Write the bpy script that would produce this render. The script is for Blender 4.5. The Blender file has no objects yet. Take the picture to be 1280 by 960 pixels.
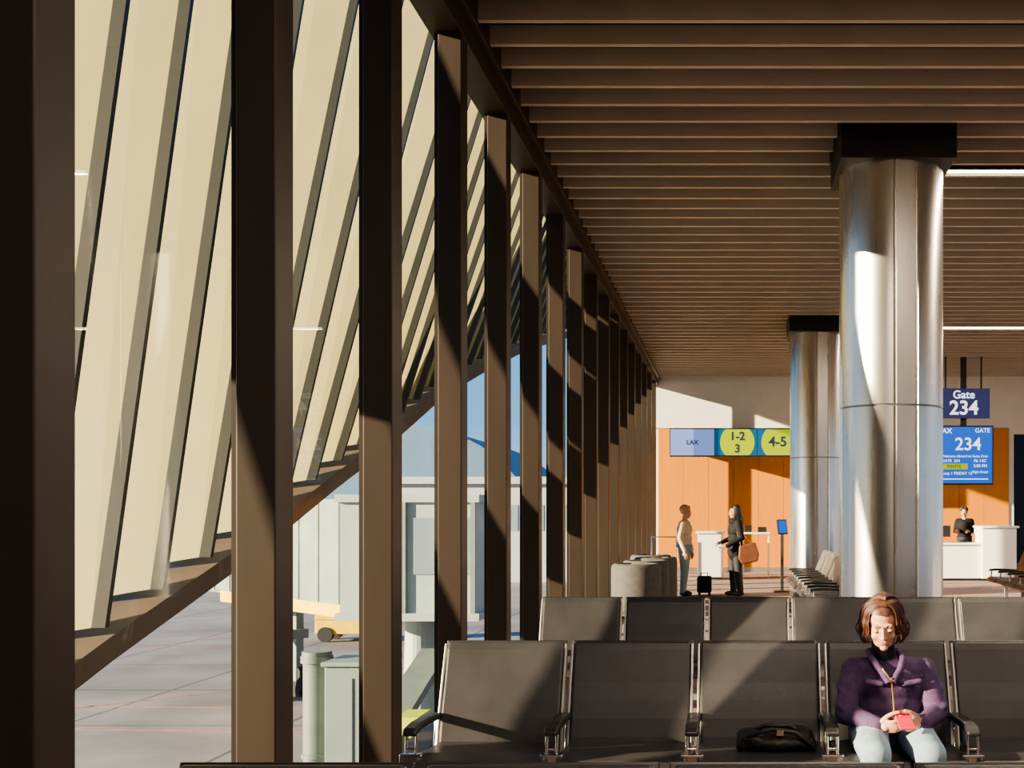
import bpy, bmesh, math, random
import numpy as np
from mathutils import Vector, Matrix, Euler
random.seed(7)
sc = bpy.context.scene
COL = sc.collection

# ------------------------------------------------------------------ materials
def mat(name, col, rough=0.5, metal=0.0, var=0.0, vscale=8.0, stretch=(1,1,1), bump=0.0, bscale=60.0, spec=None, col2=None, emit=None, estr=0.0, rvar=0.0):
    m = bpy.data.materials.new(name); m.use_nodes = True
    nt = m.node_tree; N = nt.nodes; L = nt.links
    b = N['Principled BSDF']
    c = (*col, 1)
    b.inputs['Base Color'].default_value = c
    b.inputs['Roughness'].default_value = rough
    b.inputs['Metallic'].default_value = metal
    if spec is not None: b.inputs['Specular IOR Level'].default_value = spec
    tc = N.new('ShaderNodeTexCoord'); mp = N.new('ShaderNodeMapping')
    L.new(tc.outputs['Object'], mp.inputs['Vector'])
    mp.inputs['Scale'].default_value = stretch
    if var > 0 or col2:
        nz = N.new('ShaderNodeTexNoise'); nz.inputs['Scale'].default_value = vscale
        nz.inputs['Detail'].default_value = 5
        L.new(mp.outputs[0], nz.inputs['Vector'])
        rp = N.new('ShaderNodeValToRGB')
        if col2:
            a, d = c, (*col2, 1)
        else:
            a = (*[max(0, x*(1-var)) for x in col], 1); d = (*[min(1, x*(1+var)) for x in col], 1)
        rp.color_ramp.elements[0].color = a; rp.color_ramp.elements[1].color = d
        rp.color_ramp.elements[0].position = 0.35; rp.color_ramp.elements[1].position = 0.65
        L.new(nz.outputs['Fac'], rp.inputs['Fac']); L.new(rp.outputs['Color'], b.inputs['Base Color'])
        if rvar > 0:
            mr = N.new('ShaderNodeMapRange'); mr.inputs['To Min'].default_value = rough-rvar; mr.inputs['To Max'].default_value = rough+rvar
            L.new(nz.outputs['Fac'], mr.inputs['Value']); L.new(mr.outputs[0], b.inputs['Roughness'])
    if bump > 0:
        n2 = N.new('ShaderNodeTexNoise'); n2.inputs['Scale'].default_value = bscale; n2.inputs['Detail'].default_value = 4
        L.new(mp.outputs[0], n2.inputs['Vector'])
        bp = N.new('ShaderNodeBump'); bp.inputs['Strength'].default_value = bump; bp.inputs['Distance'].default_value = 0.01
        L.new(n2.outputs['Fac'], bp.inputs['Height']); L.new(bp.outputs[0], b.inputs['Normal'])
    if emit:
        b.inputs['Emission Color'].default_value = (*emit, 1); b.inputs['Emission Strength'].default_value = estr
    return m

M = {}
M['bronze'] = mat('bronze_mullion', (.038,.027,.020), .45, .0, .12, 3, (1,1,.2), spec=.35)
M['bronze_d'] = mat('bronze_dark', (.035,.026,.02), .45, .2, .1, 3)
M['slat'] = mat('ceiling_slat_beige', (.52,.445,.355), .42, .0, .06, 2)
M['plenum'] = mat('ceiling_plenum', (.03,.025,.022), .9, 0, .1, 2)
M['carpet'] = mat('carpet', (.25,.175,.15), .95, 0, 0, 14, bump=.5, bscale=300, col2=(.37,.265,.23))
M['white'] = mat('white_wall', (.78,.74,.69), .7, 0, .03, 3)
M['black'] = mat('black_paint', (.012,.011,.011), .5, 0, .1, 5)
M['steel'] = mat('brushed_steel', (.74,.705,.66), .27, .94, .08, 4, (1,1,.08), rvar=.05)
M['steelseam'] = mat('steel_seam', (.25,.24,.22), .4, 1.0, .1, 4)
M['chrome'] = mat('chrome', (.75,.73,.7), .15, 1.0, .03, 4)
M['alu'] = mat('aluminium_edge', (.42,.40,.37), .35, .8, .05, 9)
M['leather'] = mat('seat_leather', (.040,.037,.038), .36, 0, .15, 5, bump=.12, bscale=220)
M['plastic'] = mat('black_plastic', (.02,.02,.02), .35, 0, .1, 9)
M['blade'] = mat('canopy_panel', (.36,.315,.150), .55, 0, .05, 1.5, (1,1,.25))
M['blade_edge_shade'] = mat('canopy_edge_shade', (.026,.026,.018), .6, 0, .1, 2)  # dark tone painted in for the shaded gaps between blades
M['soffit'] = mat('canopy_soffit', (.10,.072,.05), .6, 0, .1, 2)
M['loungeg'] = mat('lounge_fabric', (.09,.084,.079), .85, 0, .1, 12, bump=.3, bscale=200)
M['counter'] = mat('counter_white', (.8,.78,.74), .4, 0, .02, 3)
M['jbwhite'] = mat('jetbridge_paint', (.36,.41,.39), .5, 0, .06, 1.2)
M['jbgreen'] = mat('jetbridge_tunnel_paint', (.20,.25,.22), .5, 0, .06, 1.2)
M['hangar'] = mat('hangar_cladding', (.10,.19,.28), .6, 0, .06, .3)
M['jbglass'] = mat('jetbridge_glass', (.24,.30,.31), .15, .1, .1, .6)
M['yellow'] = mat('safety_yellow', (.75,.50,.03), .5, 0, .08, 2)
M['lime'] = mat('hi_vis_lime', (.50,.58,.04), .5, 0, .08, 2)
M['pinkline'] = mat('apron_paint', (.42,.17,.13), .7, 0, .2, 2)
M['grey'] = mat('service_grey', (.22,.25,.23), .5, .2, .08, 2)
M['cab'] = mat('service_cabinet_paint', (.15,.18,.15), .5, 0, .08, 2)
M['bldg'] = mat('terminal_white', (.40,.42,.42), .7, 0, .05, .3)
M['rubber'] = mat('rubber', (.02,.02,.02), .8, 0, .1, 9)
M['hill'] = mat('hills', (.10,.14,.15), .9, 0, .2, .02)
M['screenframe'] = mat('screen_frame', (.015,.015,.018), .3, 0, .1, 9)
def emis(name, c, s, k=.3):
    return mat(name, tuple(x*k for x in c), .4, 0, emit=c, estr=s)
M['led'] = emis('led_strip', (1,.78,.5), 14)
M['scr_lilac'] = emis('screen_lilac', (.26,.37,.80), .6)
M['scr_blue'] = emis('screen_blue', (.01,.12,.60), .8)
M['scr_blue2'] = emis('screen_teal', (.01,.14,.30), .5)
M['scr_lime'] = emis('screen_lime', (.50,.62,.0), .55)
M['signblue'] = mat('sign_blue', (.012,.02,.12), .4, 0, .05, 3, emit=(.01,.025,.16), estr=.3)
M['signwhite'] = emis('sign_white', (1,1,1), .9)
M['ink'] = mat('ink', (.01,.02,.06), .5, 0, .1, 9)

def wood():
    m = bpy.data.materials.new('wood_panelling'); m.use_nodes = True
    nt = m.node_tree; N = nt.nodes; L = nt.links; b = N['Principled BSDF']
    tc = N.new('ShaderNodeTexCoord'); mp = N.new('ShaderNodeMapping'); mp.inputs['Scale'].default_value = (9, 1, .7)
    L.new(tc.outputs['Object'], mp.inputs['Vector'])
    nz = N.new('ShaderNodeTexNoise'); nz.inputs['Scale'].default_value = 2.5; nz.inputs['Detail'].default_value = 6
    L.new(mp.outputs[0], nz.inputs['Vector'])
    rp = N.new('ShaderNodeValToRGB'); rp.color_ramp.elements[0].color = (.56,.195,.014,1); rp.color_ramp.elements[1].color = (.70,.26,.022,1)
    L.new(nz.outputs['Fac'], rp.inputs['Fac'])
    L.new(rp.outputs['Color'], b.inputs['Base Color'])
    b.inputs['Roughness'].default_value = .5
    return m
M['wood'] = wood()

def apron_mat():
    m = bpy.data.materials.new('apron_concrete'); m.use_nodes = True
    nt = m.node_tree; N = nt.nodes; L = nt.links; b = N['Principled BSDF']
    tc = N.new('ShaderNodeTexCoord')
    br = N.new('ShaderNodeTexBrick'); br.inputs['Scale'].default_value = .16; br.offset = 0
    br.inputs['Color1'].default_value = (.25,.23,.22,1); br.inputs['Color2'].default_value = (.21,.195,.19,1)
    br.inputs['Mortar'].default_value = (.09,.085,.08,1); br.inputs['Mortar Size'].default_value = .010
    br.inputs['Brick Width'].default_value = 1; br.inputs['Row Height'].default_value = 1
    L.new(tc.outputs['Object'], br.inputs['Vector'])
    nz = N.new('ShaderNodeTexNoise'); nz.inputs['Scale'].default_value = .25; nz.inputs['Detail'].default_value = 8
    L.new(tc.outputs['Object'], nz.inputs['Vector'])
    mx = N.new('ShaderNodeMixRGB'); mx.blend_type = 'OVERLAY'; mx.inputs[0].default_value = .8
    L.new(br.outputs['Color'], mx.inputs[1]); L.new(nz.outputs['Fac'], mx.inputs[2])
    L.new(mx.outputs[0], b.inputs['Base Color']); b.inputs['Roughness'].default_value = .75
    return m
M['apron'] = apron_mat()

def glass_mat():
    m = bpy.data.materials.new('window_glass'); m.use_nodes = True
    nt = m.node_tree; N = nt.nodes; L = nt.links
    N.remove(N['Principled BSDF'])
    tr = N.new('ShaderNodeBsdfTransparent'); tr.inputs[0].default_value = (.95,.97,.95,1)
    gl = N.new('ShaderNodeBsdfGlossy'); gl.inputs['Roughness'].default_value = .01
    mx = N.new('ShaderNodeMixShader')
    mx.inputs[0].default_value = .05; L.new(tr.outputs[0], mx.inputs[1]); L.new(gl.outputs[0], mx.inputs[2])
    L.new(mx.outputs[0], N['Material Output'].inputs['Surface'])
    return m
M['glass'] = glass_mat()

# ------------------------------------------------------------------ helpers
def empty(name, loc=(0,0,0), rotz=0.0):
    e = bpy.data.objects.new(name, None); COL.objects.link(e); e.location = loc; e.rotation_euler = (0,0,rotz)
    e.empty_display_size = .1
    return e
def link(name, me, parent=None, mats=None):
    o = bpy.data.objects.new(name, me); COL.objects.link(o)
    if mats:
        for m in mats: me.materials.append(m)
    if parent is not None: o.parent = parent
    return o
def add_box(bm, x0,x1,y0,y1,z0,z1, mi=0, mtx=None):
    vs = [bm.verts.new((x,y,z)) for z in (z0,z1) for y in (y0,y1) for x in (x0,x1)]
    if mtx is not None:
        for v in vs: v.co = mtx @ v.co
    for f in ((0,2,3,1),(4,5,7,6),(0,1,5,4),(2,6,7,3),(0,4,6,2),(1,3,7,5)):
        fa = bm.faces.new([vs[i] for i in f]); fa.material_index = mi
def boxes(name, lst, mats, parent=None, bevel=0.0, smooth=False):
    bm = bmesh.new()
    for b in lst:
        add_box(bm, *b[:6], mi=(b[6] if len(b) > 6 else 0))
    me = bpy.data.meshes.new(name); bm.to_mesh(me); bm.free()
    if not isinstance(mats, (list, tuple)): mats = [mats]
    o = link(name, me, parent, mats)
    if bevel > 0:
        md = o.modifiers.new('bevel', 'BEVEL'); md.width = bevel; md.segments = 3; md.limit_method = 'ANGLE'
    return o
def prism(bm, prof, a0, a1, axis='x', mi=0, smooth=False):
    def P(p, a):
        return (a, p[0], p[1]) if axis == 'x' else (p[0], p[1], a) if axis == 'z' else (p[0], a, p[1])
    A = [bm.verts.new(P(p, a0)) for p in prof]; B = [bm.verts.new(P(p, a1)) for p in prof]
    n = len(prof); fs = []
    for i in range(n):
        f = bm.faces.new((A[i], A[(i+1) % n], B[(i+1) % n], B[i])); f.material_index = mi; f.smooth = smooth; fs.append(f)
    f = bm.faces.new(A[::-1]); f.material_index = mi; fs.append(f)
    f = bm.faces.new(B); f.material_index = mi; fs.append(f)
    return fs
def finish(bm, name, mats, parent=None, bevel=0, seg=2, shade=False, sharp=None):
    bmesh.ops.recalc_face_normals(bm, faces=bm.faces)
    if sharp:
        for ed in bm.edges:
            if len(ed.link_faces) == 2 and ed.calc_face_angle(0) > sharp: ed.smooth = False
    me = bpy.data.meshes.new(name); bm.to_mesh(me); bm.free()
    if not isinstance(mats, (list, tuple)): mats = [mats]
    o = link(name, me, parent, mats)
    if shade:
        for p in me.polygons: p.use_smooth = True
    if bevel > 0:
        md = o.modifiers.new('bevel', 'BEVEL'); md.width = bevel; md.segments = seg; md.limit_method = 'ANGLE'; md.angle_limit = math.radians(40)
    return o
def tube(name, paths, rad, m, parent=None, taper=None, cyclic=False, res=3):
    cu = bpy.data.curves.new(name, 'CURVE'); cu.dimensions = '3D'; cu.bevel_depth = rad; cu.bevel_resolution = res; cu.use_fill_caps = True
    for pi, p in enumerate(paths):
        s = cu.splines.new('POLY'); s.points.add(len(p)-1); s.use_cyclic_u = cyclic; s.use_smooth = True
        for i, q in enumerate(p):
            s.points[i].co = (*q, 1)
            if taper: s.points[i].radius = taper(i/(len(p)-1))
    cu.materials.append(m)
    o = bpy.data.objects.new(name, cu); COL.objects.link(o)
    if parent is not None: o.parent = parent
    return o
def text(name, s, loc, size, m, parent=None, align='CENTER', rot=(math.pi/2,0,0), bold=0.0, sx=1.0):
    cu = bpy.data.curves.new(name, 'FONT'); cu.body = s; cu.size = size; cu.align_x = align; cu.align_y = 'CENTER'
    cu.extrude = .002; cu.offset = bold
    cu.materials.append(m)
    o = bpy.data.objects.new(name, cu); COL.objects.link(o); o.location = loc; o.rotation_euler = rot; o.scale = (sx,1,1)
    if parent is not None: o.parent = parent
    return o

# ------------------------------------------------------------------ camera
cam = bpy.data.cameras.new('camera'); co = bpy.data.objects.new('camera', cam); COL.objects.link(co)
co.location = (0,0,1.5); co.rotation_euler = (math.pi/2,0,0)
cam.sensor_width = 36; cam.lens = 39.12; cam.shift_x = -0.2117; cam.shift_y = 0.125; cam.clip_end = 3000
sc.camera = co

# ------------------------------------------------------------------ room shell
XL, XG, YF, XR, YB = -1.76, -1.915, 27.8, 9.5, -5.0
boxes('floor', [(-2.0, XR, YB, YF+6, -.4, 0)], M['carpet'])
bl = []
y = -4.9
cols = [(1.5,10.3),(1.56,19.72)]
while y < YF-.05:
    segs = [(XL, XR)]
    for cx, cy in cols:
        if abs(y-cy) < .56: segs = [(XL, cx-.53), (cx+.53, XR)]
    for a, b in segs: bl.append((a, b, y, y+.05, 4.85, 4.99))
    y += .39
e = empty('ceiling')
boxes('slats', bl, M['slat'], e, bevel=.004)
boxes('plenum', [(-2.1, XR, YB, YF+6, 5.35, 5.5)], M['plenum'], e)
boxes('carrier_rails', [(x, x+.04, YB, YF, 4.99, 5.03) for x in (-1.2, .2, 3.2, 4.6, 6.0, 7.4, 8.8)], M['plenum'], e)
for i, yy in enumerate((11.02, 20.38)):
    boxes('light_channel_%d'%i, [(2.15, XR-.2, yy-.03, yy+.03, 4.88, 4.95)], M['black'], e)
    boxes('led_strip_%d'%i, [(2.15, XR-.2, yy-.02, yy+.02, 4.865, 4.88)], M['led'], e)
ml = []
for k in range(-3, 19):
    y1 = 1.5*k
    ml.append((XG, XL, y1-.18, y1, .0, 4.66))
w = empty('window_1')
boxes('mullions', ml, M['bronze'], w, bevel=.006)
boxes('mullion_gaskets', [(XG-.03, XG, 1.5*k-.15, 1.5*k-.03, 0, 4.66) for k in range(-3,19)], M['bronze_d'], w)
bm = bmesh.new(); bm.faces.new([bm.verts.new(q) for q in ((XG-.03,YB,.1),(XG-.03,YF,.1),(XG-.03,YF,4.66),(XG-.03,YB,4.66))])
finish(bm, 'glazing', M['glass'], w)
boxes('trim_1', [(XG-.06, XL+.0, YB, YF, 4.66, 5.4), (XL, XL+.05, YB, YF, 4.80, 5.2)], M['bronze'], None, bevel=.004)
boxes('baseboard_left', [(XG-.06, XL-.02, YB, YF, 0, .10)], M['bronze'], None, bevel=.004)
boxes('wall_far', [(-2.0, 7.0, YF, YF+.2, 3.6, 5.4), (-2.0, 7.0, YF+.05, YF+.2, 0, 3.6), (7.0, XR, YF, YF+.2, 3.45, 5.4),
                   (7.0,7.12,YF,YF+5,0,3.45),(7.45,7.6,YF-.1,YF+.2,1.3,3.45)], M['white'])
boxes('trim_2', [(-1.76+.625*i+.003, -1.76+.625*(i+1)-.003, YF-.035, YF-.003, .12, 3.58) for i in range(14)], M['wood'])
boxes('wall_corridor', [(7.0, XR+2, YF+5, YF+5.2, 0, 5)], M['black'])
boxes('baseboard_far', [(-1.76, 7.0, YF-.04, YF+.04, 0, .12)], M['alu'])
rw = []
for k in range(11):
    y0 = YB + 3*k
    rw.append((XR, XR+.2, y0, y0+.5, 0, 5.4))
rw += [(XR, XR+.2, YB, YF, 0, .5), (XR, XR+.2, YB, YF, 3.4, 5.4)]
boxes('wall_right', rw, M['white'])
boxes('wall_back', [(-2, XR, YB-.2, YB, 0, 5.4)], M['white'])

# ------------------------------------------------------------------ columns
def column(cx, cy):
    e = empty('steel_column', (cx, cy, 0))
    R = .475
    def prof(r, notch):
        pts = []
        for i in range(192):
            a = 2*math.pi*i/192
            d = min(abs((a-(-math.pi/2+.15)+math.pi) % (2*math.pi)-math.pi), abs((a-(math.pi/2+.15)+math.pi) % (2*math.pi)-math.pi))
            rr = r
            if notch and d < .20: rr = r*math.cos(.20)/math.cos(d)-.004
            if notch and .20 <= d < .235: rr = r-.022
            pts.append((rr*math.cos(a), rr*math.sin(a)))
        return pts
    bm = bmesh.new()
    prism(bm, prof(R, True), .12, 2.44, 'z', 0, True)
    prism(bm, prof(R-.012, False), 2.44, 2.46, 'z', 1, True)
    prism(bm, prof(R, True), 2.46, 4.78, 'z', 0, True)
    prism(bm, prof(R+.012, False), 0, .12, 'z', 1, True)
    finish(bm, 'cladding', [M['steel'], M['steelseam']], e, sharp=.4)
    boxes('collar', [(-.51,.51,-.51,.51,4.62,5.35)], M['black'], e, bevel=.01)
for cx, cy in cols: column(cx, cy)

# ------------------------------------------------------------------ seating rows
def arc_prof(pts, th):
    n = len(pts); A = []; B = []
    for i, p in enumerate(pts):
        q0 = Vector(pts[max(0,i-1)]); q1 = Vector(pts[min(n-1,i+1)]); d = (q1-q0).normalized(); nn = Vector((-d.y, d.x))
        t = th[i] if isinstance(th, (list,tuple)) else th
        A.append(tuple(Vector(p)+nn*t/2)); B.append(tuple(Vector(p)-nn*t/2))
    return A + B[::-1]
ST = .61
def seat_row(loc, n, rotz=0.0, name='airport_seat_row'):
    e = empty(name, loc, rotz)
    bm = bmesh.new(); bs = bmesh.new(); ba = bmesh.new()
    back = arc_prof([(-.22,.37),(-.195,.44),(-.165,.52),(-.135,.60),(-.105,.68),(-.075,.76),(-.045,.83),(-.03,.855),(-.02,.872)], [.035,.05,.06,.055,.045,.042,.046,.045,.03])
    shell = arc_prof([(-.19,.36),(-.16,.45),(-.10,.62),(-.04,.79),(-.002,.875)], [.012]*5)
    seat = arc_prof([(-.15,.405),(-.25,.392),(-.40,.398),(-.55,.412),(-.64,.405),(-.67,.375)], [.05,.07,.075,.07,.055,.03])
    for i in range(n):
        x0, x1 = i*ST+.022, (i+1)*ST-.022
        prism(bm, back, x0, x1); prism(bm, seat, x0, x1)
        prism(bs, shell, x0-.010, x1+.010, mi=1)
        for xx in (x0-.012, x1):
            prism(ba, arc_prof([(-.21,.37),(-.15,.55),(-.09,.71),(-.03,.86)], [.05,.06,.05,.035]), xx, xx+.012)
    o = finish(bm, 'cushions', M['leather'], e, bevel=.014, seg=3)
    o = finish(bs, 'back_shells', [M['plastic'],M['plastic']], e, bevel=.004)
    o = finish(ba, 'side_trims', M['alu'], e, bevel=.003)
    arms = []; loops = []
    bm = bmesh.new()
    for i in range(n+1):
        x = i*ST
        prism(bm, arc_prof([(-.62,.535),(-.60,.548),(-.50,.555),(-.36,.552),(-.20,.545),(-.12,.53)], [.02,.034,.036,.034,.03,.02]), x-.03, x+.03)
        for dx in (-.022, .022):
            loops.append([(x+dx,-.575,.53),(x+dx,-.585,.46),(x+dx,-.575,.42),(x+dx,-.50,.35),(x+dx,-.35,.33)])
        loops.append([(x-.022,-.583,.47),(x+.022,-.583,.47)])
        loops.append([(x,-.17,.53),(x,-.20,.40),(x,-.30,.33)])
        arms.append((x-.05,x+.05,-.60,-.565,.405,.45))
    finish(bm, 'armrest_pads', M['plastic'], e, bevel=.012, seg=3)
    tube('arm_supports', loops, .008, M['chrome'], e)
    boxes('power_outlets', arms, M['chrome'], e, bevel=.008)
    bx = [(0.02, n*ST-.02, -.42, -.34, .28, .34)]
    for i in range(0, n+1, 2):
        x = min(max(i*ST, .15), n*ST-.15)
        bx.append((x-.03, x+.03, -.62, -.06, .0, .03)); bx.append((x-.025,x+.025,-.41,-.35,.02,.3))
    boxes('beam_and_legs', bx, M['alu'], e, bevel=.006)
    return e
seat_row((-1.38, 5.42, 0), 7)
seat_row((-1.38, 8.2, 0), 7)
seat_row((-1.38, 2.78, 0), 6)
seat_row((1.62, 18.5, 0), 8, -math.pi/2)
seat_row((4.9, 18.3, 0), 5, -math.pi/2)

def tub(loc):
    e = empty('lounge_tub_chair', loc)
    bm = bmesh.new()
    n = 26
    def ring(r0, r1, z0, z1, a0, a1):
        A = []
        for i in range(n+1):
            a = a0+(a1-a0)*i/n
            c, s = math.cos(a), math.sin(a)
            A.append([bm.verts.new((r*c, r*s*.95, z)) for r, z in ((r0,z0),(r1,z0),(r1,z1-.06),(r1-.015,z1-.02),(r1-.045,z1),(r0+.03,z1),(r0,z1-.04))])
        for i in range(n):
            for k in range(7):
                bm.faces.new((A[i][k],A[i+1][k],A[i+1][(k+1)%7],A[i][(k+1)%7]))
        bm.faces.new(A[0]); bm.faces.new(A[-1][::-1])
    ring(.24,.36,.08,.76, math.radians(110), math.radians(430))
    finish(bm, 'shell', M['loungeg'], e, shade=True, sharp=1.0)
    bm = bmesh.new()
    bmesh.ops.create_cone(bm, cap_ends=True, segments=32, radius1=.27, radius2=.25, depth=.34, matrix=Matrix.Translation((0,0,.27)))
    finish(bm, 'seat_cushion', M['loungeg'], e, bevel=.03, seg=3)
    bm = bmesh.new()
    bmesh.ops.create_cone(bm, cap_ends=True, segments=32, radius1=.28, radius2=.28, depth=.08, matrix=Matrix.Translation((0,0,.04)))
    finish(bm, 'plinth', M['black'], e)
for x, yy in ((-1.33,16.0), (-1.27,17.1), (-1.2,18.2), (-1.35,19.3)): tub((x, yy, 0))

# ------------------------------------------------------------------ displays and signs
e = empty('gate_directory_display', (0, 26.0, 0))
boxes('frame', [(-1.38,1.46,-.05,.06,2.79,3.46)], M['screenframe'], e, bevel=.01)
boxes('panel_left', [(-1.36,-.34,-.06,-.05,2.82,3.43)], M['scr_lilac'], e)
boxes('panel_middle', [(-.33,.66,-.06,-.05,2.82,3.43)], M['scr_blue2'], e)
boxes('panel_right', [(.67,1.44,-.06,-.05,2.82,3.43)], M['scr_blue2'], e)
def disc(name, cx, cz, rx, rz, y, m, parent, zc=.30, xmax=None):
    """ellipse clipped to the panel height / right edge"""
    bm = bmesh.new(); pts = []
    for i in range(64):
        a = 2*math.pi*i/64
        x = cx+rx*math.cos(a); z = cz+max(-zc, min(zc, rz*math.sin(a)))
        if xmax is not None: x = min(x, xmax)
        pts.append((x, z))
    prism(bm, pts, y-.004, y, 'y'); return finish(bm, name, m, parent)
disc('lime_oval_1', .2, 3.125, .40, .42, -.06, M['scr_lime'], e)
disc('lime_oval_2', 1.16, 3.125, .40, .42, -.06, M['scr_lime'], e, xmax=1.43)
text('text_lax', 'LAX', (-.85,-.068,3.12), .15, M['ink'], e, bold=.003)
text('text_12', '1-2', (.2,-.068,3.26), .27, M['ink'], e, bold=.008)
text('text_3', '3', (.2,-.068,2.97), .27, M['ink'], e, bold=.008)
text('text_45', '4-5', (1.14,-.068,3.13), .32, M['ink'], e, bold=.008)
boxes('wall_bracket', [(-1.0,1.0,.06,1.75,3.0,3.06),(-1.0,1.0,.06,1.75,3.3,3.36)], M['black'], e)

e = empty('gate_number_sign', (5.06, 24, 0))
boxes('sign_box', [(-.6,.56,-.05,.05,3.52,4.16)], M['signblue'], e, bevel=.01)
text('text_gate', 'Gate', (0,-.056,4.02), .24, M['signwhite'], e, bold=.004)
text('text_234', '234', (0,-.056,3.73), .42, M['signwhite'], e, bold=.008)
boxes('hangers', [(-.4,-.37,-.02,.02,4.16,4.85),(.37,.4,-.02,.02,4.16,4.85)], M['black'], e)
e = empty('gate_information_screen', (5.08, 24, 0))
boxes('frame', [(-.64,.62,-.04,.06,2.08,3.36)], M['screenframe'], e, bevel=.01)
boxes('panel', [(-.61,.59,-.05,-.04,2.12,3.33)], M['scr_blue'], e)
text('text_lax', 'LAX', (-.42,-.056,3.24), .15, M['signwhite'], e, bold=.003)
text('text_gate', 'GATE', (.38,-.056,3.25), .13, M['signwhite'], e)
text('text_234', '234', (.07,-.056,2.95), .38, M['signwhite'], e, bold=.004)
text('text_line', 'Welcome Aboard to Santa Cruz', (0,-.056,2.70), .075, M['signwhite'], e)
text('text_gate2', 'GATE  234', (-.30,-.056,2.60), .085, M['signwhite'], e)
text('text_flight', 'Flt 14C', (.33,-.056,2.60), .09, M['signwhite'], e)
text('text_time', '2:00 PM', (.33,-.056,2.49), .09, M['signwhite'], e)
boxes('status_box', [(-.52,.06,-.055,-.05,2.42,2.54)], M['scr_lime'], e)
text('text_status', 'INVITE', (-.23,-.06,2.48), .10, M['ink'], e)
text('text_foot', 'Group 1 FRIDAY 12', (-.2,-.056,2.33), .085, M['signwhite'], e)
text('text_foot2', 'Flight Detail', (.33,-.056,2.36), .07, M['signwhite'], e)
boxes('footer_line', [(-.5,.5,-.055,-.05,2.2,2.22)], M['signwhite'], e)
boxes('back_post', [(-.06,.06,.06,.12,2.2,4.85)], M['black'], e)

e = empty('gate_podium', (-.41, 25.0, 0))
boxes('body', [(-.28,.28,-.3,.3,.05,1.02),(-.32,.32,-.34,.34,1.02,1.07)], M['counter'], e, bevel=.015)
boxes('kick', [(-.25,.25,-.27,.27,0,.05)], M['black'], e)
e = empty('gate_counter', (5.4, 24.6, 0))
boxes('low_desk', [(-1.4,.1,-.35,.35,.05,.78),(-1.45,.12,-.4,.4,.78,.82),(.1,.85,-.45,.35,.05,1.15),(.08,.9,-.5,.4,1.15,1.2)], M['counter'], e, bevel=.015)
boxes('kick', [(-1.35,.8,-.3,.3,0,.05)], M['black'], e)
boxes('monitor', [(-.9,-.5,0,.03,.95,1.2),(-.72,-.68,0,.03,.82,.95)], M['plastic'], e)
e = empty('boarding_kiosk', (1.0, 20.9, 0))
boxes('post', [(-.03,.03,-.03,.03,.03,1.15),(-.16,.16,-.16,.16,0,.03)], M['plastic'], e, bevel=.01)
bm = bmesh.new(); KM = Matrix.Translation((0,-.04,1.22)) @ Matrix.Rotation(.5,4,'Z') @ Matrix.Rotation(-.2,4,'X')
add_box(bm,-.10,.10,-.02,.02,-.14,.14, 0, KM); add_box(bm,-.085,.085,-.026,-.02,-.12,.12, 1, KM)
finish(bm, 'head', [M['plastic'], M['scr_blue']], e)
e = empty('ticket_reader_stand', (.62, 25.4, 0))
boxes('stand', [(-.3,-.27,-.1,.1,0,1.0),(.27,.3,-.1,.1,0,1.0),(-.32,.32,-.15,.15,1.0,1.04)], M['counter'], e, bevel=.004)
boxes('readers', [(-.26,-.10,-.06,.06,1.04,1.2),(.04,.24,-.05,.05,1.04,1.16)], M['plastic'], e, bevel=.008)
e = empty('queue_rail', (-1.5, 24.5, 0))
tube('rail', [[(-.2,0,.02),(-.2,0,.95),(.35,0,.95),(.35,0,.02)],[(-.2,0,.5),(.35,0,.5)]], .02, M['chrome'], e)
boxes('feet', [(-.3,-.1,-.1,.1,0,.02),(.25,.45,-.1,.1,0,.02)], M['alu'], e)

# ------------------------------------------------------------------ exterior canopy
XC = -4.0
EP = [(1.0,-2.8),(3.0,-2.2),(4.6,-1.62),(6.82,-.93),(9.03,-.33),(11.1,.32),(12.1,.61),(15.2,1.64),(18.3,2.44),(21.3,3.14),(26,4.1),(32,5.2)]
def lerp(tab, x):
    for (a,b),(c,d) in zip(tab, tab[1:]):
        if x <= c: return b+(d-b)*(x-a)/(c-a)
    return tab[-1][1]
MP = [(1,.12),(3,.15),(5.6,.20),(6.98,.25),(7.7,.285),(8.4,.36),(9.4,.52),(10.4,.67),(11,.82),(13.6,1.0),(17,1.35),(22,1.6),(32,1.8)]
beta = math.radians(2)
bx, by = math.cos(beta), math.sin(beta)
canopy = empty('exterior_canopy')
bm = bmesh.new()
yb = 2.72; i = 0
while yb < 27:
    zb = lerp(EP, yb)+1.5+.16
    m = lerp(MP, yb)
    H = min(9.5, (12.5-zb))
    t = .05; nx, ny = by, -bx
    for s0, s1, mi, lo in ((-.62,0,0,-.10),(0,.085,1,0)):  # second strip extends the blade in dark colour to draw gap shade
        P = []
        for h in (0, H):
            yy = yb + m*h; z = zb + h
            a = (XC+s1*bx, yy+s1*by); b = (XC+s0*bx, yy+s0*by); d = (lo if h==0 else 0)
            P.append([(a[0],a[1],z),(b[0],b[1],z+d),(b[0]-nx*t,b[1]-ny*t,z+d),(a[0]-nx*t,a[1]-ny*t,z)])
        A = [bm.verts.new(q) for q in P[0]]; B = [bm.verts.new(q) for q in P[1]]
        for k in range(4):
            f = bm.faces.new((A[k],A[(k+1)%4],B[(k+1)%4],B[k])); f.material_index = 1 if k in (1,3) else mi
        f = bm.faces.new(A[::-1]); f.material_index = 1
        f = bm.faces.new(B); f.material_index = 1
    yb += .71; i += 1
finish(bm, 'louvre_blades', [M['blade'], M['blade_edge_shade']], canopy)
bm = bmesh.new()
ys = [1.0+.5*k for k in range(60)]
R = []
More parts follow.
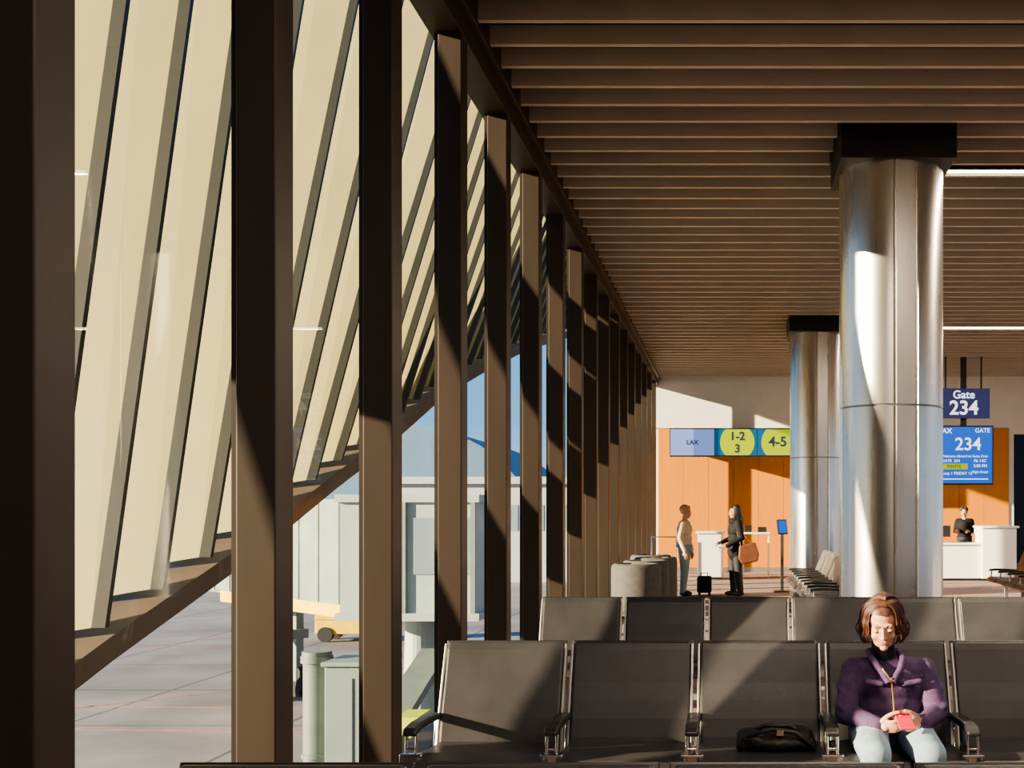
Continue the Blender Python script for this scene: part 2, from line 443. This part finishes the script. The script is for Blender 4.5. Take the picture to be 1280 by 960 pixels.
for y in ys:
    z = lerp(EP, y)+1.5
    R.append([bm.verts.new(q) for q in ((XC+.12,y,z-.06),(XC+.12,y,z+.10),(XC-.70,y,z+.02),(XC-.70,y,z-.16))])
for a, b in zip(R, R[1:]):
    for k in range(4): bm.faces.new((a[k],a[(k+1)%4],b[(k+1)%4],b[k]))
bm.faces.new(R[0]); bm.faces.new(R[-1][::-1])
finish(bm, 'edge_beam', M['soffit'], canopy)
boxes('unseen_sun_blocker', [(XC-.7, XC, -8, 2.3, -4.5, 12), (XC-.7, XC, 2.3, 5.2, 2.75, 12)], M['soffit'], canopy)  # added mass out of view, keeps sun off the near mullions

# ------------------------------------------------------------------ apron and exterior
ZA = -4.5
boxes('ground', [(-700,700,-300,1200,ZA-.5,ZA)], M['apron'])
bm = bmesh.new()
for (x0,y0,x1,y1,wd) in ((-60,33,-5,30,.15),(-60,40,-8,52,.18),(-40,26,-20,60,.15),(-50,36,-4,33.5,.12),(-30,24,-9,45,.12)):
    d = Vector((x1-x0,y1-y0,0)); L_ = d.length; ang = math.atan2(d.y,d.x)
    add_box(bm, 0,L_,-wd/2,wd/2,ZA,ZA+.006,0, Matrix.Translation((x0,y0,0)) @ Matrix.Rotation(ang,4,'Z'))
finish(bm, 'apron_markings', M['pinkline'])
jb = empty('jet_bridge')
p0 = Vector((-8.5,30,0)); p1 = Vector((-22,43,0)); d = (p1-p0); Lb = d.length; ang = math.atan2(d.y,d.x)
T = Matrix.Translation(p0) @ Matrix.Rotation(ang,4,'Z')
bm = bmesh.new()
add_box(bm, 0,Lb*.55,-1.35,1.35,-1.0,1.85,3,T); add_box(bm, Lb*.5,Lb,-1.15,1.15,-.85,1.65,3,T)
k = .3
while k < Lb:
    hw = 1.38 if k < Lb*.55 else 1.18
    z0, z1 = (-1.0,1.85) if k < Lb*.55 else (-.85,1.65)
    add_box(bm, k,k+.06,-hw,hw,z0,z1,3,T); k += 1.2
add_box(bm, 0,Lb*.5,-1.4,1.4,-1.35,-1.0,1,T); add_box(bm, Lb*.5,Lb,-1.2,1.2,-1.1,-.85,2,T)
WT = Lb*.43
add_box(bm, WT,WT+.6,-.9,.9,-2.6,-2.3,2,T)
for s in (-.8,.55): add_box(bm, WT+.15,WT+.45,s,s+.25,ZA+.5,-1.2,2,T)
add_box(bm, Lb,Lb+2.2,-1.6,1.6,-1.2,1.9,3,T)
add_box(bm,-10.0,-6.5,28.6,31.6,-1.1,1.75,0); add_box(bm,-10.1,-6.4,28.5,31.7,1.75,1.95,0); add_box(bm,-10.1,-6.4,28.5,31.7,-1.3,-1.1,0)
for x in (-9.0,-8.1,-7.2): add_box(bm,x,x+.62,28.57,28.6,-.1,1.35,4)
for x in (-9.3,-8.4,-7.5,-6.62): add_box(bm,x,x+.12,28.5,28.6,-1.1,1.75,2)
bmesh.ops.create_cone(bm, cap_ends=True, segments=24, radius1=.5, radius2=.4, depth=3.2, matrix=Matrix.Translation((-8.3,30,-2.9)))
finish(bm, 'bridge_body', [M['jbwhite'],M['yellow'],M['grey'],M['jbgreen'],M['jbglass']], jb)
bm = bmesh.new()
for s in (-.75,.75):
    bmesh.ops.create_cone(bm, cap_ends=True, segments=24, radius1=.5, radius2=.5, depth=.35, matrix=T @ Matrix.Translation((WT+.3,s,ZA+.5)) @ Matrix.Rotation(math.pi/2,4,'X'))
finish(bm, 'wheels', M['rubber'], jb)
e = empty('arched_hangar', (-45,150,ZA))
bm = bmesh.new()
prof = [(-19,0)]+[(-19*math.cos(math.pi*i/24), 3+15*math.sin(math.pi*i/24)) for i in range(25)]+[(19,0)]
prism(bm, prof, 0, 40, 'y'); finish(bm, 'shell', M['hangar'], e)
boxes('doors', [(-15+5*k,-10.3+5*k,-.1,0,0,7) for k in range(6)], M['bldg'], e)
e = empty('ground_service_cabinet', (-6.1, 20, ZA))
boxes('cabinet', [(-.95,.0,-.6,.6,.15,3.3),(-1.0,.05,-.65,.65,3.3,3.38)], M['jbgreen'], e, bevel=.02)
boxes('door_lines', [(-.5,-.46,-.62,-.6,.4,3.1)], M['grey'], e)
boxes('base', [(-.9,-.05,-.55,.55,0,.15)], M['grey'], e)
e = empty('steel_pipe_post', (-7.4, 20, ZA))
bm = bmesh.new()
for r, z0, z1 in ((.24,0,3.3),(.28,3.3,3.42),(.26,3.42,3.5),(.30,0,.1),(.27,1.6,1.68)):
    bmesh.ops.create_cone(bm, cap_ends=True, segments=32, radius1=r, radius2=r, depth=z1-z0, matrix=Matrix.Translation((0,0,(z0+z1)/2)))
finish(bm, 'pipe', M['cab'], e, shade=True, sharp=.6)
e = empty('baggage_tug', (-17.6, 52, ZA))
boxes('body', [(-1.5,1.5,-.7,.7,.35,1.0),(-1.5,-.4,-.7,.7,1.0,1.25)], M['yellow'], e, bevel=.06)
boxes('cab', [(-.3,-.22,-.65,.65,1.0,1.9),(1.0,1.08,-.65,.65,1.0,1.9),(-.4,1.2,-.7,.7,1.9,1.98),(.3,.8,-.4,.4,1.0,1.35)], M['plastic'], e)
bm = bmesh.new()
for x in (-1,1):
    for yy in (-.65,.65):
        bmesh.ops.create_cone(bm, cap_ends=True, segments=24, radius1=.35, radius2=.35, depth=.25, matrix=Matrix.Translation((x,yy,.35)) @ Matrix.Rotation(math.pi/2,4,'X'))
finish(bm, 'wheels', M['rubber'], e)
e = empty('belt_loader', (-7.45, 25.4, ZA))
bm = bmesh.new()
add_box(bm,-.8,.8,-2,2,.4,.9,1); add_box(bm,-.35,.35,-3,3,.0,.22,1, Matrix.Translation((0,0,1.5)) @ Matrix.Rotation(.28,4,'X'))
add_box(bm,.3,.8,-1.6,-.6,.9,1.6,0); add_box(bm,-.8,.8,-2.03,-2,.45,.85,0)
for x in (-.75,.75):
    for yy in (-1.3,1.3):
        bmesh.ops.create_cone(bm, cap_ends=True, segments=20, radius1=.38, radius2=.38, depth=.25, matrix=Matrix.Translation((x,yy,.38)) @ Matrix.Rotation(math.pi/2,4,'Y'))
finish(bm, 'loader', [M['lime'],M['cab']], e)
e = empty('distant_terminal', (-20, 95, ZA))
boxes('mass', [(-9,9,0,12,0,8.4),(-9.5,9.5,-.5,12,8.4,9.0)], M['bldg'], e)
boxes('windows', [(-8.6+2.2*k,-6.8+2.2*k,-.05,0,4.4,6.6) for k in range(8)], M['jbglass'], e)
e = empty('distant_hills')
bm = bmesh.new(); N_ = 60; A=[]
for k in range(N_+1):
    x = -520+ k*12; z = 6+9*abs(math.sin(k*.21))+4*math.sin(k*.53)
    A.append((bm.verts.new((x,560,ZA)), bm.verts.new((x,600,z))))
for a,b in zip(A,A[1:]): bm.faces.new((a[0],b[0],b[1],a[1]))
finish(bm,'ridge',M['hill'],e)

# ------------------------------------------------------------------ figure tools
def orient(fwd, up):
    f = Vector(fwd).normalized(); u = Vector(up); u = (u - f*u.dot(f)).normalized(); x = f.cross(u)
    return Matrix((x, f, u)).transposed()
def body(name, prims, mats, voxel, smooth=8, parent=None, mtx=None):
    bm = bmesh.new(); D = []
    for p in prims:
        if p[0] == 'e':
            _, c, r, rot, mi = p
            R = Euler(rot).to_matrix() if rot else Matrix.Identity(3)
            mm = Matrix.Translation(c) @ R.to_4x4() @ Matrix.Diagonal((*r,1))
            bmesh.ops.create_icosphere(bm, subdivisions=3, radius=1, matrix=mm)
            D.append(('e', np.array(c), np.array(R), np.array(r), mi))
        else:
            _, a, b, r0, r1, mi = p
            a = Vector(a); b = Vector(b); d = b-a; L_ = d.length
            q = d.to_track_quat('Z','Y').to_matrix().to_4x4()
            bmesh.ops.create_cone(bm, cap_ends=True, segments=20, radius1=r0, radius2=r1, depth=L_, matrix=Matrix.Translation((a+b)/2) @ q)
            for c, r in ((a,r0),(b,r1)):
                bmesh.ops.create_icosphere(bm, subdivisions=3 if r > .02 else 2, radius=r, matrix=Matrix.Translation(c))
            D.append(('c', np.array(a), np.array(b), (r0,r1), mi))
    me = bpy.data.meshes.new(name+'_src'); bm.to_mesh(me); bm.free()
    o = bpy.data.objects.new(name+'_src', me); COL.objects.link(o)
    md = o.modifiers.new('r','REMESH'); md.mode = 'VOXEL'; md.voxel_size = voxel; md.use_smooth_shade = True
    if smooth:
        s = o.modifiers.new('s','SMOOTH'); s.iterations = smooth; s.factor = .5
    dg = bpy.context.evaluated_depsgraph_get(); dg.update()
    m2 = bpy.data.meshes.new_from_object(o.evaluated_get(dg)); m2.name = name
    bpy.data.objects.remove(o)
    n = len(m2.polygons); C = np.zeros(n*3); m2.polygons.foreach_get('center', C); C = C.reshape(-1,3)
    best = np.full(n, 1e9); idx = np.zeros(n, int)
    for d in D:
        if d[0] == 'e':
            q = (C-d[1]) @ d[2]; k = np.linalg.norm(q/d[3],axis=1); dist = (k-1)*d[3].min()
        else:
            ab = d[2]-d[1]; t = np.clip(((C-d[1])@ab)/(ab@ab),0,1); dist = np.linalg.norm(C-(d[1]+t[:,None]*ab),axis=1)-(d[3][0]+(d[3][1]-d[3][0])*t)
        w = dist < best; best[w] = dist[w]; idx[w] = d[4]
    m2.materials.clear()
    for m in mats: m2.materials.append(m)
    m2.polygons.foreach_set('material_index', idx.astype(np.int32)); m2.polygons.foreach_set('use_smooth', np.ones(n,bool))
    o = bpy.data.objects.new(name, m2); COL.objects.link(o)
    if parent is not None: o.parent = parent
    if mtx is not None: o.matrix_basis = mtx
    return o
def hand(name, pos, fwd, up, side, curl, skin, parent, scale=1.0, thumb_in=.3):
    P = [('e',(0,.045,0),(.038,.050,.014),None,0),('c',(0,-.02,0),(0,.03,0),.024,.024,0)]
    segs = [((.040,.024,.020),.028,.0080),((.044,.028,.021),.009,.0085),((.040,.026,.020),-.010,.0080),((.030,.020,.018),-.028,.0070)]
    for fi,(sg,bx_,r) in enumerate(segs):
        p = Vector((bx_*side,.078-abs(fi-1)*.004,0)); a = 0
        P.append(('c',(bx_*side*.7,.04,0),tuple(p),.011,r*1.05,0))
        for j,l in enumerate(sg):
            a += curl*(1,1.15,.8)[j]*(1+.08*fi)
            q = p+Vector((bx_*side*.1*l/.03*.1, l*math.cos(a), -l*math.sin(a)))
            P.append(('c',tuple(p),tuple(q),r*(1-.08*j),r*(1-.08*(j+1)),0)); p = q
    p = Vector((.024*side,.018,-.004)); q = Vector((.050*side,.048,-.012)); P.append(('c',tuple(p),tuple(q),.014,.0105,0))
    d = Vector((side*(.6-thumb_in),.8,-.25)).normalized(); r_ = q+d*.032; P.append(('c',tuple(q),tuple(r_),.0105,.009,0))
    d = Vector((side*(.3-thumb_in),.85,-.35)).normalized(); P.append(('c',tuple(r_),tuple(r_+d*.026),.009,.0078,0))
    mm = Matrix.Translation(pos) @ orient(fwd, up).to_4x4() @ Matrix.Scale(scale,4)
    return body(name, P, [skin], .0028, 3, parent, mm)
def head(parent, mtx, skin, lip, hairm, strands, capcut=.066, srad=.0034):
    P = [('e',(0,.015,.035),(.074,.092,.082),None,0),('e',(0,-.022,-.022),(.062,.068,.082),None,0),('e',(0,-.028,-.066),(.052,.052,.040),None,0),
         ('e',(0,-.066,-.092),(.020,.017,.015),None,0),('e',(.034,-.062,-.032),(.022,.020,.022),None,0),('e',(-.034,-.062,-.032),(.022,.020,.022),None,0),
         ('c',(0,-.086,.010),(0,-.106,-.028),.0060,.0090,0),('e',(.0095,-.097,-.034),(.0080,.010,.0065),None,0),('e',(-.0095,-.097,-.034),(.0080,.010,.0065),None,0),
         ('c',(-.036,-.078,.022),(.036,-.078,.022),.010,.010,0),('e',(0,-.0885,-.0565),(.019,.0075,.0042),None,1),('e',(0,-.0870,-.0650),(.0155,.0080,.0048),None,1),
         ('e',(.075,.012,-.008),(.008,.018,.029),None,0),('e',(-.075,.012,-.008),(.008,.018,.029),None,0)]
    o = body('head', P, [skin, lip], .0030, 3, parent, mtx)
    bm = bmesh.new()
    for s in (-1,1):
        bmesh.ops.create_uvsphere(bm, u_segments=20, v_segments=14, radius=.0122, matrix=Matrix.Translation((s*.031,-.0735,-.002)))
    ne = len(bm.faces)
    for f in bm.faces: f.material_index = 0
    for s in (-1,1):
        bmesh.ops.create_uvsphere(bm, u_segments=14, v_segments=10, radius=.006, matrix=Matrix.Translation((s*.031,-.0812,-.005)))
    for f in list(bm.faces)[ne:]: f.material_index = 1
    eo = finish(bm, 'eyes', [M['eyewhite'], M['iris']], parent, shade=True); eo.matrix_basis = mtx
    bm = bmesh.new()
    for s in (-1,1):
        bmesh.ops.create_uvsphere(bm, u_segments=24, v_segments=16, radius=.0136, matrix=Matrix.Translation((s*.031,-.0735,-.002)))
    bmesh.ops.delete(bm, geom=[v for v in bm.verts if v.co.z < -.004], context='VERTS')
    t = finish(bm, 'eyelids', skin, parent, shade=True); t.matrix_basis = mtx
    lids = []
    for s in (-1,1):
        lids.append([(s*.031+.0138*math.cos(a), -.0735-.0138*math.sin(a), -.0045) for a in [math.pi*k/10 for k in range(1,10)]])
    t = tube('eyelashes', lids, .0014, M['iris'], parent); t.matrix_basis = mtx
    br = []
    for s in (-1,1):
        br.append([(s*(.014+.034*k/6), -.0885+.010*(k/6)**2, .022+.005*math.sin(math.pi*k/7)) for k in range(7)])
    t = tube('eyebrows', br, .0024, hairm, parent, taper=lambda t: 1-.6*t); t.matrix_basis = mtx
    bm = bmesh.new()
    bmesh.ops.create_icosphere(bm, subdivisions=4, radius=1, matrix=Matrix.Translation((0,.014,.040)) @ Matrix.Diagonal((.080,.098,.087,1)))
    dl = [v for v in bm.verts if (v.co.y < -.035 and v.co.z < capcut) or v.co.z < -.05 or (v.co.y < .0 and v.co.z < .01)]
    bmesh.ops.delete(bm, geom=dl, context='VERTS')
    c = finish(bm, 'hair_cap', hairm, parent, shade=True); c.matrix_basis = mtx
    h = tube('hair_locks', strands, srad, hairm, parent, taper=lambda t: max(.2,(1.0 if t<.75 else 1.0-(t-.75)*2.6)), res=1); h.matrix_basis = mtx
    return o
def bob_strands(nl, per, length, wave, seed, wide=.012, amin=48, part=.012, freq=8.0, jit=.006):
    rnd = random.Random(seed); S = []
    for k in range(nl):
        side = -1 if k % 2 else 1
        az0 = math.radians(amin + (182-amin)*((k//2)+rnd.random()*.7)/(nl/2))
        lay0 = rnd.random(); ph = rnd.random()*6.28; L0 = length*(.85+.3*rnd.random()); fq = freq*(.8+.4*rnd.random()); wv0 = wave*(.7+.6*rnd.random())
        for q in range(per):
            az = az0 + rnd.gauss(0,.09); lay = min(1,max(0,lay0+rnd.gauss(0,.25)))
            az = max(math.radians(amin-6), az)
            ex, ey, ez = .078+.012*lay+wide*.3, .095+.010*lay, .085+.012*lay
            dirx, diry = side*math.sin(az), -math.cos(az)
            sx, sy = part, -.070+.13*(az-math.radians(amin))/(math.pi)
            ja, jb_ = rnd.gauss(0,jit), rnd.gauss(0,jit)
            L_ = L0*(1+rnd.gauss(0,.05)); pts = []
            for j in range(9):
                th = math.radians(90*(j/8)); f = 1-math.sin(th)
                px = math.sin(th)*dirx*ex + sx*f; py = .016+math.sin(th)*diry*ey+sy*f*.9
                pz = .040+math.cos(th)*ez - (.018*f if sy < -.03 else 0) + wv0*.35*math.sin(ph+j)*math.sin(th)
                pts.append([px+ja*math.sin(th)*.5, py, pz])
            bx_, by_, bz_ = pts[-1]
            for j in range(1,14):
                t = j/13
                sw = wide*math.sin(math.pi*min(1,t*.85))
                wv = wv0*math.sin(ph+t*fq)*min(1,.3+t)
                pts.append([bx_*(1-.12*t)+dirx*(sw+wv)+ja*t*.6, by_*(1-.06*t)+diry*(sw+wv*.6)+wv0*.7*math.cos(ph+t*fq*.9)*t+jb_*t, bz_-L_*t])
            S.append([tuple(p) for p in pts])
    return S
M['eyewhite'] = mat('eye_white', (.65,.62,.58), .3, 0, .02, 5)
M['iris'] = mat('eye_dark', (.03,.015,.01), .3, 0, .1, 5)
M['skin'] = mat('skin', (.55,.29,.19), .5, 0, .06, 25)
M['skin2'] = mat('skin_tan', (.50,.27,.18), .5, 0, .06, 25)
M['lip'] = mat('lips', (.42,.14,.11), .5, 0, .06, 25)
M['hair_auburn'] = mat('hair_auburn', (.080,.031,.017), .5, 0, .4, 40, (1,1,.3))
M['hair_black'] = mat('hair_black', (.015,.010,.008), .35, 0, .3, 40)
M['hair_blond'] = mat('hair_blond', (.52,.36,.18), .5, 0, .3, 40)
M['jacket'] = mat('purple_jacket', (.082,.044,.112), .85, 0, .2, 30, bump=.25, bscale=150)
M['jeans'] = mat('light_denim', (.24,.33,.39), .85, 0, .12, 22, bump=.2, bscale=300)
M['knit'] = mat('black_knit', (.015,.014,.016), .9, 0, .2, 60)
M['gold'] = mat('zip_gold', (.65,.42,.15), .35, .8, .1, 30)
M['shoe'] = mat('shoe_dark', (.03,.028,.028), .5, 0, .1, 20)
M['phone'] = mat('phone_case_red', (.70,.03,.06), .35, 0, .05, 20)
M['cream'] = mat('cream_sweater', (.66,.50,.34), .85, 0, .08, 25, bump=.3, bscale=150)
M['coat'] = mat('black_coat', (.012,.011,.013), .8, 0, .2, 20, spec=.25)
M['pants'] = mat('dark_trousers', (.022,.024,.032), .8, 0, .15, 20)
M['tote'] = mat('brown_tote', (.13,.045,.022), .5, 0, .15, 10)
M['bag'] = mat('black_bag', (.014,.013,.014), .5, 0, .2, 25, bump=.4, bscale=60)

# ------------------------------------------------------------------ seated woman
W = empty('seated_woman')
cx = .73
P = [('e',(cx+.015,5.08,.52),(.175,.125,.105),None,1),
     ('e',(cx,5.09,.62),(.160,.118,.13),None,0),('e',(cx,5.08,.72),(.165,.112,.13),None,0),('e',(cx,5.07,.785),(.155,.085,.068),None,0),
     ('c',(cx-.145,5.08,.785),(cx+.145,5.08,.785),.054,.054,0),
     ('c',(cx-.02,5.07,.82),(cx-.035,5.03,.91),.058,.050,2),
     ('c',(cx-.160,5.08,.782),(cx-.205,5.00,.60),.057,.050,0),('c',(cx-.205,5.00,.60),(cx-.085,4.83,.575),.048,.036,0),
     ('c',(cx+.160,5.08,.782),(cx+.205,5.00,.60),.057,.050,0),('c',(cx+.205,5.00,.60),(cx+.110,4.83,.580),.048,.036,0),
     ('c',(cx-.10,5.05,.505),(cx-.115,4.66,.482),.090,.068,1),('c',(cx+.10,5.05,.505),(cx+.115,4.66,.482),.090,.068,1),
     ('c',(cx-.115,4.66,.478),(cx-.10,4.68,.10),.066,.045,1),('c',(cx+.115,4.66,.478),(cx+.12,4.68,.10),.066,.045,1),
     ('e',(cx-.10,4.62,.045),(.045,.12,.045),None,3),('e',(cx+.12,4.62,.045),(.045,.12,.045),None,3),
     ('e',(cx,5.02,.545),(.165,.12,.045),None,0),
     ('e',(cx-.20,4.99,.63),(.055,.052,.022),(.3,.2,0),0),('e',(cx+.20,4.99,.63),(.055,.052,.022),(.3,-.2,0),0),
     ('e',(cx-.19,5.04,.70),(.060,.056,.016),(.4,.3,0),0),('e',(cx+.19,5.04,.70),(.060,.056,.016),(.4,-.3,0),0),
     ('c',(cx-.115,4.965,.745),(cx-.045,4.958,.735),.014,.014,0),('c',(cx+.05,4.958,.735),(cx+.125,4.965,.745),.014,.014,0)]
body('body_clothed', P, [M['jacket'],M['jeans'],M['knit'],M['shoe']], .006, 5, W)
tube('collar', [[(cx-.02,4.945,.745),(cx-.055,4.955,.80),(cx-.085,5.00,.84),(cx-.09,5.07,.865),(cx-.03,5.12,.875),(cx+.04,5.09,.865),(cx+.055,5.01,.84),(cx+.035,4.96,.80),(cx+.0,4.945,.745)]], .016, M['jacket'], W)
tube('zip', [[(cx-.008,4.930,.765),(cx-.005,4.944,.74),(cx,4.953,.70),(cx+.004,4.958,.66),(cx+.006,4.955,.62)]], .0042, M['gold'], W)
tube('zip_collar', [[(cx-.012,4.935,.755),(cx-.045,4.94,.80),(cx-.07,4.985,.835)]], .0032, M['gold'], W)
HM = Matrix.Translation((cx-.04,4.985,1.0)) @ Euler((math.radians(19),math.radians(-3),math.radians(-8))).to_matrix().to_4x4() @ Matrix.Scale(.96,4)
head(W, HM, M['skin'], M['lip'], M['hair_auburn'], bob_strands(36,16,.115,.010,3,wide=.018,amin=54,part=.02))
hand('hand_right', (cx-.075,4.825,.572), (.80,-.52,.05), (-.35,-.75,-.5), -1, .55, M['skin'], W, .95)
hand('hand_left', (cx+.10,4.825,.578), (-.80,-.52,.05), (.35,-.75,-.5), 1, .55, M['skin'], W, .95)
ph = empty('smartphone', (cx+.02,4.757,.612)); ph.rotation_euler = (math.radians(-66),0,math.radians(6))
bm = bmesh.new(); add_box(bm,-.036,.036,-.005,.005,-.070,.070,0); finish(bm,'case',M['phone'],ph,bevel=.006,seg=3)
boxes('camera_bump',[(-.030,-.006,-.0075,-.005,.035,.065)],M['plastic'],ph,bevel=.003)
boxes('display',[(-.032,.032,.005,.0062,-.066,.066)],M['scr_lilac'],ph)

bg = empty('black_handbag', (.21,4.98,.432))
body('bag_body', [('e',(0,0,.050),(.18,.13,.050),None,0),('e',(-.08,-.02,.062),(.10,.09,.040),(0,.2,0),0),('e',(.08,.02,.06),(.09,.10,.046),(0,-.2,.3),0),('c',(-.15,-.05,.036),(.15,-.06,.040),.032,.032,0)], [M['bag']], .008, 5, bg)
tube('strap', [[(-.15,-.05,.06),(-.12,-.10,.09),(-.02,-.10,.115),(.08,-.10,.10),(.15,-.10,.05),(.17,-.08,.02)],[(-.13,0,.08),(-.05,-.04,.12),(.06,-.02,.115),(.13,.0,.075)]], .010, M['bag'], bg)
boxes('buckle', [(.0,.03,-.118,-.108,.09,.115)], M['chrome'], bg)

# ------------------------------------------------------------------ standing figures
def standing(name, loc, rotz, mats, headmats, strands, arms, hair, coat=False, capcut=.066):
    e = empty(name, loc, rotz)
    top, bot, shoe, neck = 0,1,2,3
    g = 1.12
    P = [('e',(0,.0,.90),(.155*g,.125*g,.11),None,bot if not coat else top),('e',(0,0,1.02),(.145*g,.120*g,.13),None,top),('e',(0,0,1.18),(.165*g,.125*g,.15),None,top),
         ('c',(-.135,.0,1.295),(.135,.0,1.295),.062,.062,top),('c',(0,.005,1.30),(0,-.01,1.42),.058,.047,neck),
         ('c',(-.08,0,.86),(-.09,-.02,.46),.095,.070,bot),('c',(.08,0,.86),(.09,.02,.46),.095,.070,bot),
         ('c',(-.09,-.02,.46),(-.095,.0,.09),.070,.058,bot),('c',(.09,.02,.46),(.095,.06,.09),.070,.058,bot),
         ('e',(-.095,-.05,.045),(.045,.125,.045),None,shoe),('e',(.095,.01,.045),(.045,.125,.045),None,shoe)]
    if coat: P += [('e',(0,.01,.80),(.185,.155,.18),None,top),('e',(0,-.02,1.33),(.12,.11,.06),None,top)]
    else: P += [('e',(0,0,.935),(.18,.14,.05),None,top)]
    for s, el, wr in arms:
        P += [('c',(s*.155,0,1.29),el,.064,.054,top),('c',el,wr,.053,.038,top)]
    body('body_clothed', P, mats, .010, 5, e)
    HM = Matrix.Translation((0,-.02,1.495)) @ Euler((math.radians(4),0,0)).to_matrix().to_4x4()
    head(e, HM, headmats[0], headmats[1], hair, strands, capcut, srad=.005)
    return e
def short_strands(n, seed):
    return [s[:10] for s in bob_strands(n,6,.03,.003,seed,wide=.004,amin=35)]
mn = standing('standing_man', (-.79,19.9,0), math.radians(75), [M['cream'],M['jeans'],M['shoe'],M['skin']], (M['skin'],M['lip']), short_strands(24,5),
     [(-1,(-.215,.03,1.04),(-.20,-.06,.82)),(1,(.215,.03,1.04),(.19,-.08,.83))], M['hair_blond'])
for s, x in ((-1,-.20),(1,.19)):
    hand('hand_%d'%(s+1), (x,-.065,.80), (0,-.25,-1), (s*1.0,-.1,0), (1 if s<0 else -1), .3, M['skin'], mn)
wm = standing('standing_woman', (.12,19.9,0), math.radians(-70), [M['coat'],M['pants'],M['shoe'],M['skin2']], (M['skin2'],M['lip']),
     bob_strands(30,8,.30,.006,11,wide=.016,amin=58),
     [(-1,(-.205,.05,1.05),(-.15,-.20,.96)),(1,(.21,.04,1.04),(.16,-.22,.90))], M['hair_black'], coat=True)
hand('hand_right', (-.15,-.215,.955), (.1,-1,-.05), (-.5,0,.8), 1, .5, M['skin2'], wm)
hand('hand_left', (.16,-.235,.895), (-.1,-1,-.05), (.5,0,.8), -1, .5, M['skin2'], wm)
boxes('travel_wallet', [(.09,.17,-.36,-.28,.865,.88)], M['shoe'], wm)
tb = empty('tote_bag', (.38,19.72,.60)); tb.rotation_euler = (0,math.radians(-12),0)
bm = bmesh.new(); prism(bm, [(-.15,.0),(.14,.0),(.19,.12),(.17,.34),(-.13,.34),(-.19,.12)], -.055,.055,'y'); finish(bm,'bag',M['tote'],tb,bevel=.03,seg=3)
tube('straps', [[(-.10,-.05,.32),(-.11,-.03,.50),(-.13,.06,.70),(-.13,.14,.50),(-.06,.055,.32)],[(.10,-.05,.32),(.0,-.03,.50),(-.10,.06,.705)]], .009, M['tote'], tb)
sc_ = empty('carry_on_suitcase', (-.44,20.1,0))
boxes('shell', [(-.13,.13,-.19,.19,.05,.34)], M['coat'], sc_, bevel=.03)
boxes('wheels', [(-.11,-.07,-.17,-.13,0,.05),(.07,.11,-.17,-.13,0,.05),(-.11,-.07,.13,.17,0,.05),(.07,.11,.13,.17,0,.05)], M['rubber'], sc_)
tube('handle', [[(-.06,0,.34),(-.06,0,.40),(.06,0,.40),(.06,0,.34)]], .01, M['plastic'], sc_)
ag = standing('gate_agent', (5.42,25.6,0), math.radians(-20), [M['coat'],M['pants'],M['shoe'],M['skin2']], (M['skin2'],M['lip']), short_strands(20,9),
     [(-1,(-.205,-.02,1.06),(-.12,-.22,1.08)),(1,(.205,-.02,1.06),(.12,-.22,1.08))], M['hair_black'])
hand('hand_right', (-.12,-.235,1.08), (.2,-1,0), (-.2,0,1), 1, .4, M['skin2'], ag)
hand('hand_left', (.12,-.235,1.08), (-.2,-1,0), (.2,0,1), -1, .4, M['skin2'], ag)

# ------------------------------------------------------------------ lights
a, el = math.radians(68), math.radians(14)
sdir = Vector((math.sin(a)*math.cos(el), math.cos(a)*math.cos(el), -math.sin(el)))
sl = bpy.data.lights.new('sun','SUN'); sl.energy = 18; sl.angle = math.radians(.6); sl.color = (1,.82,.56)
so = bpy.data.objects.new('sun', sl); COL.objects.link(so); so.rotation_euler = sdir.to_track_quat('-Z','Y').to_euler()
wd_ = bpy.data.worlds.new('world'); sc.world = wd_; wd_.use_nodes = True
nt = wd_.node_tree; bgn = nt.nodes['Background']
tcw = nt.nodes.new('ShaderNodeTexCoord'); sep = nt.nodes.new('ShaderNodeSeparateXYZ'); nt.links.new(tcw.outputs['Generated'], sep.inputs[0])
rpw = nt.nodes.new('ShaderNodeValToRGB'); cr = rpw.color_ramp
cr.elements[0].position = 0.0; cr.elements[0].color = (.36,.52,.64,1)
cr.elements[1].position = 1.0; cr.elements[1].color = (.08,.18,.42,1)
e1 = cr.elements.new(.08); e1.color = (.16,.36,.58,1); e2 = cr.elements.new(.35); e2.color = (.10,.26,.52,1)
nt.links.new(sep.outputs['Z'], rpw.inputs[0]); nt.links.new(rpw.outputs[0], bgn.inputs[0]); bgn.inputs[1].default_value = 1.3
def lamp(x, y, sx, sy, en, house=True):
    e = empty('strip_and_fill_light', (x,y,4.845))  # serves the led strips and the added fill lamps
    if house: boxes('fill_lamp_box', [(-sx/2-.02,sx/2+.02,-sy/2-.02,sy/2+.02,.003,.05)], M['black'], e)
    al = bpy.data.lights.new('lamp','AREA'); al.shape='RECTANGLE'; al.size=sx; al.size_y=sy; al.energy=en; al.color=(1,.83,.66)
    ao = bpy.data.objects.new('lamp', al); COL.objects.link(ao); ao.parent = e
lamp(5.8, 11.02, 7.0, .04, 190, False)
lamp(5.8, 20.38, 7.0, .04, 170, False)
for x, y in ((-.4,-2.5),(3.4,-2.5),(0.4,2.0),(4.0,2.0),(2.6,5.4)): lamp(x, y, 1.1, .3, 70)  # fill lamps added out of view to lift the dark interior
try:
    sc.view_settings.view_transform = 'AgX'; sc.view_settings.look = 'AgX - Medium High Contrast'; sc.view_settings.exposure = 0.38
except Exception as ex: print(ex)
